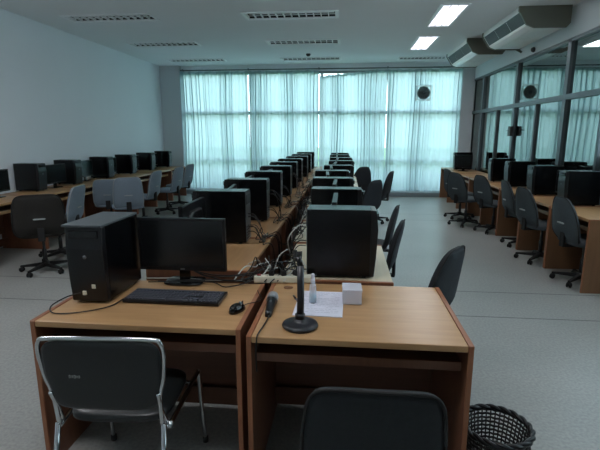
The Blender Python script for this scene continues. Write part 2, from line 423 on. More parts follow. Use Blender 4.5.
mb.box(XR - 0.03, XR + 0.08, YF, YB + 0.0, 2.045, 2.115)
mb.box(XR - 0.02, XR + 0.07, YF, YB + 0.0, 0.10, 0.2)
for y in (9.87, 7.92, 5.94, 3.95, 1.95): mb.box(XR - 0.015, XR + 0.06, y - 0.03, y + 0.03, 0.1, 2.045)
wf = struct(mb.build('window_5', 'alu'))
MB().box(XR + 0.02, XR + 0.028, 5.95, YB, 0.15, 2.84).build('pane', 'tint_glass', wf)
MB().add([(XR + .024, NEAR0, 1.3), (XR + .024, 5.93, 1.3), (XR + .024, 5.93, 2.84), (XR + .024, NEAR0, 2.84)], [(0, 1, 2, 3)]).build('added_daylight_pane', ADDED_FROST, wf)  # added daylight source, out of view, brightening walls and foreground
struct(MB().box(XR + 2.1, XR + 2.2, 5.94, YB + 0.2, 0, ZC + .12).box(XR + .03, XR + 2.1, 5.94, 6.04, 0, ZC + .12).box(XR + .03, XR + .1, YF, 5.94, 0, 1.3).box(XR + .03, XR + .1, YF, NEAR0, 1.3, ZC).build('wall_corridor', plain('corridor_wall', srgb(80, 96, 98), 0.8)))
lk = thing('door_lock', 'small dark door lock box on the right glazed partition', 'lock', (XR - 0.05, 8.86, 1.62))
MB().box(-.03, .03, -.07, .07, -.09, .09, 0.01).build('lock_case', 'grille', lk)
MB().tube([(-.03, 0, .02), (-.07, 0, .02), (-.07, -.1, .02)], .009).build('handle', 'alu', lk)
sn = MB().lathe([(0, 0), (.035, 0), (.045, .02), (.03, .05), (.012, .06), (0, .06)], 16, T(0, 0, 0) @ Matrix.Rotation(-PI / 2, 4, 'Y')).build('wall_sensor', 'grille', None, (XR - 0.02, 8.17, 2.93))
tag(sn, 'small dark round fitting on the beam beyond the air conditioner', 'sensor')

# ceiling fixtures
def fixture(h, lit, label):
    x0, x1, y0, y1 = h; cx, cy = (x0 + x1) / 2, (y0 + y1) / 2; a, b = (x1 - x0) / 2, (y1 - y0) / 2
    t = thing('ceiling_light', label, 'ceiling light', (cx, cy, ZC), 0, 'lit ceiling lights' if lit else 'unlit louvred ceiling lights')
    f = MB()
    w = 0.04
    f.box(-a - w, a + w, -b - w, -b, -0.012, 0.0).box(-a - w, a + w, b, b + w, -0.012, 0.0).box(-a - w, -a, -b, b, -0.012, 0.0).box(a, a + w, -b, b, -0.012, 0.0)
    f.build('frame', 'fixt', t)
    q = MB()
    q.add([(-a, -b, 0), (a, -b, 0), (a, b, 0), (-a, b, 0), (-a, -b, .1), (a, -b, .1), (a, b, .1), (-a, b, .1)], [(4, 5, 6, 7), (0, 1, 5, 4), (1, 2, 6, 5), (2, 3, 7, 6), (3, 0, 4, 7)])
    q.build('housing', 'fixt' if lit else 'fixt_in', t)
    longx = a > b; L = max(a, b); W = min(a, b)
    tb = MB()
    for s in (-.5, .5) if not lit else (-.55, 0, .55):
        p = [(-L * .96, s * W, .055), (L * .96, s * W, .055)]
        if not longx: p = [(y, x, z) for x, y, z in p]
        tb.tube(p, 0.016, 8)
    tb.build('lamp_tube', 'tube' if lit else 'fixt', t)
    lv = MB()
    n = 12
    for i in range(n + 1):
        c = -L + 2 * L * i / n; th = .006 if not lit else .004
        c = max(-L + th, min(L - th, c))
        if longx: lv.box(c - th, c + th, -b, b, 0.0, .03)
        else: lv.box(-a, a, c - th, c + th, 0.0, .03)
    for s in (-.93, 0, .93) if not lit else (-.3, .3):
        if longx: lv.box(-L, L, s * W - .007, s * W + .007, -0.002, .005)
        else: lv.box(s * W - .005, s * W + .005, -L, L, -0.002, .03)
    lv.build('louvre', 'louvre', t)
    if lit:
        ld = bpy.data.lights.new('tube_light', 'AREA'); ld.shape = 'RECTANGLE'; ld.size = 2 * a * .9; ld.size_y = 2 * b * .9
        ld.energy = LAMP_W * (2.4 if not longx else 1.0) if False else LAMP_W * ((3.4 if cx < -2.5 else 2.6) if longx else 1.0 if cy < 5 else 2.0); ld.color = (0.97, 0.98, 1.0)
        lo = bpy.data.objects.new('tube_light', ld); COL.objects.link(lo); lo.location = (cx, cy, ZC - 0.02)
LAMP_W = 6.5
names_off = ['unlit louvred ceiling light nearest the camera by the left wall', 'unlit louvred ceiling light second along the left wall', 'unlit louvred ceiling light near the curtains by the left wall',
             'unlit louvred ceiling light nearest the camera over the middle desks', 'unlit louvred ceiling light second in line over the middle desks', 'unlit louvred ceiling light over the middle desks, closest to the curtains', 'unlit louvred ceiling light by the curtains beside the air conditioner']
for h_, l_ in zip(LIGHTS_OFF, names_off): fixture(h_, False, l_)
for h_, l_ in zip(LIGHTS_ON, ['brightly lit ceiling light, the larger looking one nearer the camera', 'brightly lit ceiling light, the one nearer the curtains']): fixture(h_, True, l_)
fixture(LIGHTS_ADDED[0], True, 'added ceiling light brightening the right front desk, out of view')
fixture(LIGHTS_ADDED[1], True, 'added ceiling light brightening the left wall, out of view')
fixture(LIGHTS_ADDED[2], True, 'added ceiling light brightening the left front desk, out of view')
sd = MB().lathe([(0, -.05), (.03, -.05), (.05, -.02), (.05, 0), (0, 0)], 18).build('smoke_detector', 'grille', None, (-0.85, 10.3, ZC)); tag(sd, 'small dark smoke detector on the ceiling between two unlit lights', 'smoke detector')
sd = MB().box(-.17, .17, -.09, .09, -.012, 0, .003).build('ceiling_cover_plate', 'ac_white', None, (-1.08, 6.18, ZC)); tag(sd, 'pale rectangular cover plate on the ceiling at the top edge of the picture', 'cover plate')

# air conditioners
def aircon(loc, label):
    t = thing('air_conditioner', label, 'air conditioner', loc, 0, 'ceiling air conditioners')
    L = 1.72; h = 0.27
    prof = [(0.0, 0), (0.66, 0), (0.66, -h + .05), (0.62, -h), (0.22, -h), (0.11, -h + .045), (0.0, -.06)]
    MB().prism(prof, 0.03, L - .03).build('body', 'ac_white', t)
    big = [(-.012, 0.0), (.675, 0), (.675, -h + .045), (.63, -h - .012), (.215, -h - .012), (.098, -h + .035), (-.012, -.062)]
    MB().prism(big, 0.0, 0.035).build('end_cap', 'ac', t); MB().prism(big, L - .035, L).build('end_cap', 'ac', t)
    g = MB()
    sl = T(.055, 0, -.1425) @ Matrix.Rotation(PI - math.atan2(.11, .165), 4, 'Y')
    for i in range(3):
        y0 = .06 + i * (L - .12) / 3; y1 = y0 + (L - .12) / 3 - .02
        g.box(-.004, .004, y0, y1, -.085, .085, mat=sl)
    g.build('air_grille', 'grille', t)
    f = MB()
    for k in range(6):
        z = -.075 + k * .03; f.box(.003, .012, .06, L - .06, z - .003, z + .003, mat=sl)
    f.build('louvre', 'grille', t)
    m = T(.165, 0, -h + .018) @ Matrix.Rotation(math.atan2(.045, .11), 4, 'Y')
    MB().box(-.05, .05, .06, L - .06, -.008, .002, .002, mat=m).build('flap', 'ac_white', t)
    MB().box(.26, .6, .1, L / 2 - .02, -h - .008, -h, .003).box(.26, .6, L / 2 + .02, L - .1, -h - .008, -h, .003).build('filter_panel', 'ac_white', t)
    return t
aircon((2.33, 6.86, ZC - .003), 'large ceiling-hung air conditioner nearer the camera, beside the lit ceiling light')
aircon((2.17, 8.95, ZC - .003), 'ceiling-hung air conditioner behind the larger looking one, near the curtains')
pp = MB().tube([(2.85, 8.85, 3.2), (2.85, 8.75, 3.1), (2.98, 8.72, 3.02), (3.05, 8.72, 2.98)], .02, 8, True).build('refrigerant_pipe', 'ac', None); tag(pp, 'pale pipe running from the far air conditioner to the beam', 'pipe')

# ------------------------------------------------------------------ desks
def desk(name, label, group, w, d, loc, rz, top='oak', front=True, lip='oak', panel='oak_dark', insides='inner'):
    """local: user side at y=0, back at y=d, x from 0 to w, top at z=.75"""
    t = thing(name, label, 'desk', loc, rz, group)
    s = 0.022
    MB().box(s, w - s, 0.0, d, 0.722, 0.75, 0.004).build('desktop', top, t)
    for x0 in (0, w - s):
        MB().box(x0 + .0015, x0 + s - .0015, 0.003, d - .003, 0, 0.745).build('side_panel', panel, t)
        e = MB().box(x0, x0 + s, -0.003, 0.006, 0.0, 0.7515, .003).box(x0, x0 + s, 0.0, d, 0.744, 0.7525, .003)
        e.build('edge_strip', 'edge', t)
    MB().box(s, w - s, d - .06, d - .042, 0.22 if front else 0.03, 0.722).build('back_panel', insides, t)
    MB().box(s, w - s, 0.09, 0.40, 0.618, 0.632).build('keyboard_shelf', insides, t)
    MB().box(s, w - s, 0.078, 0.09, 0.600, 0.64, .003).build('shelf_lip', lip, t)
    MB().box(s, w - s, d - .10, d - .085, 0.06, 0.16, .003).build('foot_rail', insides, t)
    return t
dl = desk('computer_desk', 'light wood front desk holding the large tower, monitor and keyboard', 'front desks', 0.96, 0.60, (-1.392, 1.76, 0), 0, lip='oak_dark', front=False)
dr = desk('computer_desk', 'light wood front desk holding the microphone stand and paper', 'front desks', 0.915, 0.70, (-0.395, 1.70, 0), 0, lip='oak_dark', front=False)
# cable hole in the right front desk
ho = MB().lathe([(0, .0), (.024, 0), (.026, .0025), (.0, .0025)], 20).build('cable_grommet', plain('brown_grommet', srgb(120, 78, 48), .5), dr, (0.10, 0.615, .7495))

P90 = PI / 2
# left middle row: users sit at -X, look to +X. local +y -> +X : rz=-90 ; local x -> -Y
LROW = [2.58 + 0.9 * k for k in range(10)]
gl = 'desks of the left middle row'
proto = desk('computer_desk', 'wooden desk of the left middle row, nearest the camera', gl, 0.893, 0.64, (-1.22, LROW[0] + .893, 0), -P90)
for k in range(1, 10): dup(proto, (-1.22, LROW[k] + .893, 0), -P90, 'wooden desk of the left middle row, ' + nth(k, 10), gl)
# right middle row: users sit at +X, look to -X. rz=+90: local y -> -X, local x -> +Y
RROW = [(2.445, .28), (3.36, .25), (4.26, .22), (5.16, .19), (6.06, .20), (6.98, .21), (7.9, .21), (8.82, .20), (9.74, .16)]
gr = 'desks of the right middle row'
protoR = desk('computer_desk', 'pale-topped desk of the right middle row, nearest the camera', gr, 0.893, 0.64, (RROW[0][1], RROW[0][0], 0), P90, top='sheen_top')
for k in range(1, 9): dup(protoR, (RROW[k][1], RROW[k][0], 0), P90, 'pale-topped desk of the right middle row, ' + nth(k, 9), gr)
# left wall row
gw = 'desks along the left wall'
protoW = desk('computer_desk', 'wooden wall desk at the left edge, nearest the camera', gw, 0.925, 0.66, (-4.1, 3.85, 0), P90, lip='oak')
for k in range(1, 8): dup(protoW, (-4.1, 3.85 + .93 * k, 0), P90, 'wooden desk along the left wall, ' + nth(k, 8), gw)
# right wall row (local y -> +X)
gx = 'desks along the right glazed wall'
protoX = desk('computer_desk', 'light brown desk by the right glazed wall, nearest the camera', gx, 0.875, 0.62, (2.38, 4.56 + .875, 0), -P90, lip='oak', panel=wood('tan_side_panel', srgb(116, 82, 56), srgb(128, 92, 64), .45, 'Z'))
for k in range(1, 8): dup(protoX, (2.38, 4.56 + .88 * k + .875, 0), -P90, 'light brown desk along the right glazed wall, ' + nth(k, 8), gx)

# ------------------------------------------------------------------ computers
def tower(label, group, loc, rz, D=0.40, W=0.175, H=0.40, big=False):
    """local: front faces -y, centre of footprint at origin"""
    t = thing('computer_tower', label, 'computer tower', loc, rz, group)
    hw, hd = W / 2, D / 2
    MB().box(-hw, hw, -hd + .03, hd, .012, H, .003).build('case', 'case', t)
    f = MB()
    prof = [(-hd + .03, .01), (-hd + .03, H), (-hd, H - .004), (-hd - .012, H * .72), (-hd - .004, H * .3), (-hd + .006, .012)]
    vs = [(-hw, y, z) for y, z in prof] + [(hw, y, z) for y, z in prof]; n = len(prof)
    f.add(vs, [tuple(range(n)), tuple(range(2 * n - 1, n - 1, -1))] + [(i, n + i, n + (i + 1) % n, (i + 1) % n) for i in range(n)])
    f.build('front_panel', 'plastic', t, bevel=.004)
    MB().box(-.073, .073, -hd - .014, -hd + .01, H * .86, H * .95, .002).build('drive_bay', 'gloss', t)
    MB().lathe([(0, 0), (.009, 0), (.009, .006), (0, .006)], 14, T(0, -hd - .008, H * .62) @ Matrix.Rotation(PI / 2, 4, 'X')).build('power_button', 'steel', t)
    MB().box(-hw + .01, hw - .01, hd, hd + .003, .02, H - .01).box(-hw + .02, -hw + .06, hd + .003, hd + .006, .18, H - .12).build('rear_panel', 'steel', t)
    r = MB()
    for k in range(5): r.box(-hw + .075, hw - .02, hd + .002, hd + .006, .035 + k * .022, .047 + k * .022)
    MB().box(-hw + .02, hw - .02, hd + .002, hd + .007, H - .1, H - .03).build('power_supply', 'grille', t)
    r.build('slot_grille', 'grille', t)
    for x in (-hw + .025, hw - .025):
        MB().box(x - .012, x + .012, -hd + .05, -hd + .075, 0, .013).box(x - .012, x + .012, hd - .06, hd - .035, 0, .013).build('foot', 'rubber', t)
    if big:
        MB().box(-hw - .006, hw + .006, -hd - .02, hd - .01, H, H + .012, .004).build('top_cover', plain('tower_grey_top', srgb(74, 80, 84), .45), t)
        for x, z in ((-.022, .055), (.028, .09)):
            MB().box(x - .009, x + .009, -hd - .006, -hd + .01, z - .01, z + .01).build('usb_port', 'white_pl', t)
    return t

def monitor(label, group, loc, rz, W=0.47, Hs=0.285, z0=0.06):
    """local: screen faces -y"""
    t = thing('computer_monitor', label, 'monitor', loc, rz, group)
    MB().box(-W / 2, W / 2, -.012, .018, z0, z0 + Hs, .004).build('screen_housing', 'plastic', t)
    MB().box(-W / 2 + .014, W / 2 - .014, -.0135, -.011, z0 + .022, z0 + Hs - .014).build('display', 'screen', t)
    MB().pad(W * .3, Hs * .33, .02, mat=T(0, .022, z0 + Hs * .5)).build('rear_cover', 'plastic', t)
    MB().box(-.03, .03, .012, .03, .01, z0 + .08, .004).build('neck', 'gloss', t)
    MB().pad(.11, .075, .007, mat=T(0, .02, .007) @ Matrix.Rotation(PI / 2, 4, 'X')).build('foot_plate', 'gloss', t)
    MB().box(-.012, .012, -.0145, -.012, z0 + .006, z0 + .014).build('badge', 'steel', t)
    return t

ZD = 0.7525
tower('large black tower computer standing on the left front desk', None, (-1.235, 2.165, ZD), 0, D=0.37, W=0.185, H=0.385, big=True)
monitor('black monitor facing the camera on the left front desk', None, (-0.885, 2.33, ZD), 0, .49, .295, .075)

gt = 'towers on the left middle row'; gm = 'monitors on the left middle row'
YL = [3.25, 4.14, 5.04, 5.94, 6.80, 7.72, 8.65, 9.6, 10.7]
# front faces -X : local -y -> -X : rz = -90 ; rear at +X
tl = tower('black tower computer on the left middle row, nearest the camera', gt, (-0.935, YL[0] + .09, ZD), -P90)
ml = monitor('black monitor seen edge-on, left middle row, nearest the camera', gm, (-1.03, 2.93, ZD), -P90, .46, .31)
jit = random.Random(5)
for k in range(1, 9):
    dup(tl, (-0.935 + jit.uniform(-.012, .012), YL[k] + .09, ZD), -P90 + jit.uniform(-.03, .03), 'black tower computer on the left middle row, ' + nth(k, 9), gt)
    dup(ml, (-1.0 + jit.uniform(-.03, .03), YL[k] - .33, ZD), -P90 + jit.uniform(-.12, .12), 'black monitor on the left middle row beside the tower %s' % nth(k, 9), gm)
gt2 = 'towers on the right middle row'; gm2 = 'monitors on the right middle row'
YR = [(2.50, -.21), (3.47, -.262), (4.34, -.315), (5.23, -.349), (6.15, -.29), (7.22, -.262), (8.23, -.28), (9.3, -.316), (10.3, -.33)]
tr = tower('black tower computer on the right middle row, nearest the camera', gt2, (YR[0][1] + .195, YR[0][0] + .09, ZD), P90, D=.39)
mr = monitor('black monitor seen edge-on behind the nearest tower, right middle row', gm2, (-.06, 2.95, ZD), P90, .46, .31, .10)
for k in range(1, 9):
    dup(tr, (YR[k][1] + .197, YR[k][0] + .09, ZD), P90 + jit.uniform(-.02, .02), 'black tower computer on the right middle row, ' + nth(k, 9), gt2)
    if k < 8: dup(mr, (YR[k][1] + .15 + jit.uniform(-.03, .03), YR[k][0] + .47, ZD), P90 + jit.uniform(-.08, .06), 'black monitor behind the right middle row tower %s' % nth(k, 9), gm2)
# left wall: fronts face +X
gt3 = 'towers along the left wall'; gm3 = 'monitors along the left wall'
YW = [6.08, 7.0, 8.05, 9.0, 9.97, 10.98]
for k, y in enumerate(YW):
    lab = 'black tower computer on the left wall desks, ' + nth(k, 6)
    if k == 0: tw = tower(lab, gt3, (-4.58, y + .09, ZD), P90, D=.37, W=.18, H=.4)
    else: dup(tw, (-4.58, y + .09, ZD), P90 + jit.uniform(-.06, .03), lab, gt3)
for k, (y, x) in enumerate([(6.56, -4.46), (5.42, -4.52), (7.62, -4.6), (8.55, -4.62), (9.53, -4.62), (10.55, -4.62)]):
    lab = 'black monitor on the left wall desks, ' + ['between the nearest and the second tower', 'at the left edge, before the nearest tower', 'behind the second tower', 'behind the third tower', 'behind the fourth tower', 'behind the fifth tower'][k]
    if k == 0: mw = monitor(lab, gm3, (x, y, ZD), P90 - .12, .44, .29, .07)
    else: dup(mw, (x, y, ZD), P90 + jit.uniform(-.04, .04), lab, gm3)
# right wall: fronts face -X
gt4 = 'towers along the right glazed wall'; gm4 = 'monitors along the right glazed wall'
for k, y in enumerate([5.45, 6.38, 7.32, 8.15, 10.85]):
    lab = 'black tower computer on the right wall desks, ' + nth(k, 5)
    if k == 0: tx = tower(lab, gt4, (2.725, y + .09, ZD), -P90, D=.39)
    else: dup(tx, (2.725, y + .09, ZD), -P90 + jit.uniform(-.04, .06), lab, gt4)
for k, (y, x) in enumerate([(5.95, 2.78), (6.9, 2.78), (7.78, 2.78), (8.75, 2.78), (10.45, 2.62)]):
    lab = 'black monitor on the right wall desks, ' + nth(k, 5)
    if k == 0: mx_ = monitor(lab, gm4, (x, y, ZD), -P90 + .15, .44, .29, .07)
    else: dup(mx_, (x, y, ZD), -P90 + (.2 if k < 4 else .75), lab, gm4)

# keyboard
kb = thing('keyboard', 'black keyboard in front of the monitor on the left front desk', 'keyboard', (-0.84, 2.09, ZD), -.015)
MB().box(-.245, .245, -.085, .085, 0, .018, .005).build('keyboard_case', 'plastic', kb)
k_ = MB()
for r in range(6):
    y = .062 - r * .0232 - (.006 if r else 0)
    x = -.232
    while x < .225:
        w = .018
        if r == 5 and -.14 < x < -.02: w = .115
        if .055 < x < .068 or .13 < x < .143: x += .012; continue
        if r == 3 and .06 < x < .14: x += .02; continue
        k_.box(x, min(x + w - .002, .234), y - .0185, y, .016, .0245, .0015); x += w + .0008
k_.build('keycaps', plain('keycap_black', srgb(74, 76, 84), .4), kb)
# mouse
mo = thing('computer_mouse', 'glossy black computer mouse beside the keyboard', 'mouse', (-0.495, 1.965, ZD), -.35)
m_ = MB(); vs = []; fs = []
for i in range(9):
    for k in range(20):
        a = 2 * PI * k / 20; e = i / 8 * PI / 2
        vs.append((.031 * math.cos(a) * math.cos(e) ** .6, .055 * math.sin(a) * math.cos(e) ** .6, .034 * math.sin(e) * (1 - .25 * math.sin(a) * math.cos(e))))
for i in range(8):
    for k in range(20):
        k2 = (k + 1) % 20; fs.append((i * 20 + k, i * 20 + k2, (i + 1) * 20 + k2, (i + 1) * 20 + k))
fs.append(tuple(range(19, -1, -1)))
m_.add(vs, fs, True).build('mouse_body', 'gloss', mo)
MB().lathe([(0, -.004), (.009, -.004), (.009, .004), (0, .004)], 14, T(0, .026, .028) @ Matrix.Rotation(PI / 2, 4, 'Y')).build('scroll_wheel', 'steel', mo)
MB().box(-.0006, .0006, .01, .052, .012, .0325).build('button_gap', 'rubber', mo)
MB().tube([(0, .052, .008), (.005, .09, .004), (.03, .13, .004), (.035, .17, .005), (-.01, .22, .006), (-.05, .27, .006)], .0022, 6, True).build('mouse_cord', 'cable', mo)

# ------------------------------------------------------------------ objects on the right front desk
ms = thing('microphone_stand', 'black desk microphone stand with a round base, without its microphone', 'microphone stand', (-0.182, 1.82, ZD)); ms.scale = (1.14, 1.14, 1.0)
MB().lathe([(0, 0), (.066, 0), (.069, .006), (.066, .014), (.05, .019), (.03, .022), (.02, .03), (.018, .036), (0, .036)], 40).build('base', plain('stand_black', srgb(30, 31, 36), .4), ms)
MB().tube([(0, 0, .03), (.002, .006, .12), (.0, .012, .27)], [.014, .0135, .013], 16).build('pole', plain('stand_tube', srgb(28, 29, 34), .35), ms)
MB().lathe([(.017, 0), (.019, .004), (.019, .022), (.015, .026), (0, .026)], 18, T(0, 0, .034)).build('lock_nut', 'plastic', ms)
MB().tube([(0, .012, .26), (-.004, .014, .285), (-.012, .018, .305)], [.012, .011, .014], 12).build('swivel_joint', 'plastic', ms)
c = MB()
for a in range(9):
    a0 = -.2 + a * .42
    c.box(.013, .0165, -.006, .006, 0, .04, mat=T(-.012, .02, .29) @ Matrix.Rotation(-.5, 4, 'X') @ RZ(a0 + 1))
c.build('clip', 'rubber', ms)

mi = thing('microphone', 'handheld microphone with a silver grille lying on the right front desk', 'microphone', (-0.345, 2.09, ZD + .025), .04); mi.scale = (1.15, 1.1, 1.15)
mm = Matrix.Rotation(PI / 2 + .1, 4, 'X')
# axis: head towards +y (away), tail towards -y
def along(prof): return [(r, -z) for r, z in prof]
MB().lathe([(0, -.03), (.014, -.027), (.022, -.016), (.025, 0), (.023, .016), (.02, .024)], 22, mm).build('grille', plain('mic_mesh', srgb(150, 152, 155), .4, .2, bump=1, bscale=900), mi)
MB().lathe([(.023, .022), (.0245, .026), (.0245, .032), (.0215, .036)], 22, mm).build('collar', 'steel', mi)
MB().lathe([(.0215, .034), (.019, .06), (.0145, .15), (.012, .17), (0, .17)], 20, mm).build('handle', 'plastic', mi)
MB().box(-.004, .004, -.01, .01, .0, .004, mat=Matrix.Rotation(.1, 4, 'X') @ T(0, -.075, .0165)).build('switch', 'steel', mi)
mc = MB().tube([(-.335, 1.93, ZD + .006), (-.332, 1.88, ZD + .008), (-.338, 1.80, ZD + .005), (-.345, 1.73, ZD + .006), (-.347, 1.693, ZD + .003), (-.35, 1.688, .72), (-.352, 1.69, .66), (-.35, 1.69, .60)], .0032, 8, True).build('microphone_cable', 'cable')
tag(mc, 'dark microphone cable hanging over the edge of the right front desk', 'cable')

bo = thing('spray_bottle', 'small clear spray bottle of pale blue liquid on the paper', 'spray bottle', (-0.147, 2.10, ZD + .0018))
MB().lathe([(0, .0), (.016, 0), (.0175, .003), (.0175, .085), (.015, .093), (.009, .1), (.009, .106)], 22).build('bottle_body', 'clear', bo)
MB().lathe([(0, .003), (.0155, .003), (.0155, .04), (0, .04)], 20).build('liquid', 'liquid', bo)
MB().lathe([(.0105, .102), (.0115, .104), (.0115, .118), (.008, .12), (.008, .128), (.009, .129), (.009, .146), (.004, .149), (0, .149)], 20).build('spray_cap', 'frost', bo)
MB().lathe([(0, 0), (.0022, 0), (.0022, .09), (0, .09)], 8, T(0, 0, .01)).build('dip_tube', 'frost', bo)

pa = thing('paper_sheet', 'white sheet of paper lying under the spray bottle', 'paper', (-0.112, 2.10, ZD), -.02)
MB().box(-.115, .115, -.165, .165, -.0022, .0012).build('sheet', 'paper', pa)
l_ = MB()
pr = random.Random(2)
for i in range(14):
    y = .14 - i * .02; x = -.09
    while x < .09:
        w = pr.uniform(.008, .03)
        if pr.random() < .8: l_.box(x, min(x + w, .095), y - .0015, y + .0015, .0011, .0015)
        x += w + .006
l_.build('printed_lines', 'ink', pa)

bx = thing('plastic_box', 'small translucent white plastic box beside the paper', 'box', (0.045, 2.15, ZD), .03)
b_ = MB(); a_, d_, h_ = .046, .055, .062
b_.box(-a_, a_, -d_, d_, 0, .002).box(-a_, -a_ + .002, -d_, d_, 0, h_).box(a_ - .002, a_, -d_, d_, 0, h_).box(-a_, a_, -d_, -d_ + .002, 0, h_).box(-a_, a_, d_ - .002, d_, 0, h_)
b_.build('tub', 'frost', bx)
MB().box(-a_ - .002, a_ + .002, -d_ - .002, d_ + .002, h_, h_ + .012, .003).build('lid', 'frost', bx)
MB().box(-a_ + .006, a_ - .006, -d_ + .008, d_ - .008, .003, .035, .004).build('contents', 'paper', bx)

pe = thing('pen', 'small dark pen lying across the left edge of the paper', 'pen', (-0.225, 2.10, ZD + .009), 0.35)
MB().tube([(0, -.07, 0), (0, -.06, 0), (0, .06, 0)], [.001, .0045, .0045], 10).build('barrel', plain('pen_grey', srgb(70, 78, 100), .3), pe)
MB().tube([(0, .02, 0), (0, .07, 0)], .0055, 10).build('cap', 'plastic', pe)

ps = thing('power_strip', 'cream white power strip lying across the gap behind the front desks', 'power strip', (-0.335, 2.405, ZD), .10)
MB().box(-.165, .165, -.026, .026, 0, .038, .007).build('strip_body', 'white_pl', ps)
s_ = MB()
for i in range(4):
    for dx, dy in ((-.009, .006), (.009, .006), (0, -.009)): s_.box(-.09 + i * .06 + dx - .0025, -.09 + i * .06 + dx + .0025, dy - .003, dy + .003, .0375, .0388)
s_.build('sockets', 'rubber', ps)
MB().box(-.147, -.125, -.01, .01, .038, .045, .002).build('switch', 'red', ps)
MB().lathe([(0, 0), (.011, 0), (.012, .02), (.0, .024)], 12, T(-.165, 0, .019) @ Matrix.Rotation(-PI / 2, 4, 'Y')).build('cord_relief', 'cable', ps)
plugproto = None
for i, (x, y, lab) in enumerate([(-.40, 2.398, 'black plug in the power strip next to the red switch'), (-.335, 2.404, 'black plug in the middle of the power strip'), (-.262, 2.412, 'black plug with a thin cord at the right of the power strip')]):
    t = thing('power_plug', lab, 'plug', (x, y, ZD + .0385), i * .5, 'plugs in the power strip')
    MB().box(-.014, .014, -.017, .017, 0, .03, .004).build('plug_body', 'rubber', t)
    MB().tube([(0, 0, .028), (0, 0, .05), (0, .02, .065), (.02, .06, .06), (.03, .1, .03), (.05, .16, .006 - .0385)], .0035, 7, True).build('plug_cord', 'cable', t)

# ------------------------------------------------------------------ cables
def cable(pts, r, mat, label, group=None, cat='cable'):
    o = MB().tube(pts, r, 7, True).build('power_cable', mat); tag(o, label, cat, group); return o
cable([(-1.27, 1.965, ZD + .06), (-1.33, 1.94, ZD + .045), (-1.385, 1.90, ZD + .012), (-1.33, 1.84, ZD + .004), (-1.22, 1.86, ZD + .004), (-1.12, 1.94, ZD + .004), (-1.10, 2.04, ZD + .004), (-1.095, 2.15, ZD + .004)], .003, 'cable',
      'black cable looping from the front of the large tower onto the desk')
rr = random.Random(8)
for i in range(6):
    y = 2.30 + i * .014; x0 = -.72 + rr.uniform(-.05, .05)
    pts = [(-1.08 + i * .05, y, ZD + .01)] if i < 3 else [(-.84, 2.37, ZD + .06)]
    pts += [(x0, y + rr.uniform(-.01, .03), ZD + .012 + .006 * i), (x0 + .12, y + rr.uniform(-.05, .02), ZD + .01 + .008 * i), (-.52, 2.34 + rr.uniform(-.03, .02), ZD + .014 + .009 * i), (-.53 + .012 * i, 2.405 + .006 * i, ZD + .018 + .004 * i)]
    cable(pts, .0034, 'cable', 'black cable bunched behind the monitor towards the power strip', 'cables behind the front monitor')
cable([(-1.12, 2.36, ZD + .01), (-.95, 2.37, ZD + .012), (-.78, 2.365, ZD + .01), (-.6, 2.36, ZD + .012), (-.5, 2.385, ZD + .012)], .004, 'cable_w', 'pale cable running behind the front monitor')
cable([(-.25, 2.43, ZD + .04), (-.28, 2.47, ZD + .085), (-.35, 2.5, ZD + .09), (-.38, 2.56, ZD + .04), (-.30, 2.62, .76), (-.22, 2.6, .77)], .0035, 'cable', 'black cable looping above the power strip towards the nearest right row tower')
rr = random.Random(33)
for i in range(9):
    x = -.56 + i * .035
    cable([(x - .05, 2.36 + rr.uniform(-.02, .03), ZD + .012), (x, 2.44, ZD + .04 + rr.uniform(0, .05)), (x + rr.uniform(-.04, .06), 2.52, ZD + rr.uniform(.02, .11)), (x + rr.uniform(-.05, .08), 2.62 + rr.uniform(-.03, .05), ZD + .02), (x + rr.uniform(-.1, .1), 2.75 + rr.uniform(0, .2), ZD + .006)], .0036, 'cable' if i % 4 else 'cable_w',
          'cable tangled in the gap just behind the power strip', 'cables behind the power strip')
# cable drops behind each tower
def drop(x, y, face, rnd, n, group, lab):
    for i in range(n):
        z0 = rnd.uniform(.84, 1.08); dy = rnd.uniform(-.06, .06); s = face
        pts = [(x, y + dy, z0), (x + s * .05, y + dy + .01, z0 - .01), (x + s * rnd.uniform(.08, .11), y + dy + rnd.uniform(-.05, .08), z0 - .1),
               (x + s * rnd.uniform(.05, .12), y + rnd.uniform(-.1, .2), .79), (x + s * rnd.uniform(.05, .13), y + rnd.uniform(-.25, .3), .765), (x + s * rnd.uniform(.1, .15), y + rnd.uniform(-.3, .45), .762)]
        if rnd.random() < .6:
            yy = pts[-1][1]; ex = EDGE[s]
            pts += [(ex, yy + .03, .768), (ex + s * .03, yy + .06, .73), (ex + s * .035, yy + .1, .6), (ex + s * .03, yy + .13, .38)]
        cable(pts, rnd.uniform(.0028, .004), 'cable_w' if (s < 0 and i == 0) else 'cable', lab, group)
EDGE = {1: -.565, -1: -.43}
rr = random.Random(21)
for k in range(7):
    drop(-0.725, YL[k] + .09, 1, rr, 6 if k < 3 else 4 if k < 6 else 2, 'cables behind the left middle row towers', 'cable trailing from the rear of a left middle row tower')
for k in range(5):
    EDGE[-1] = RROW[min(k, 8)][1] - .68
    drop(YR[k][1] - .01, YR[k][0] + .09, -1, rr, 5, 'cables behind the right middle row towers', 'cable trailing from the rear of a right middle row tower')
# loops in the gap between the rows
for k in range(8):
    y = 2.7 + k * .75
    cable([(-.60, y, .762), (-.545, y + .05, .775), (-.52, y + .12, .69), (-.47, y + .2, .67), (-.445, y + .3, .74), (-.40 , y + .38, .766)], .0036, 'cable' if k % 3 else 'cable_w', 'cable slung across the gap between the two middle rows', 'cables across the gap between rows')

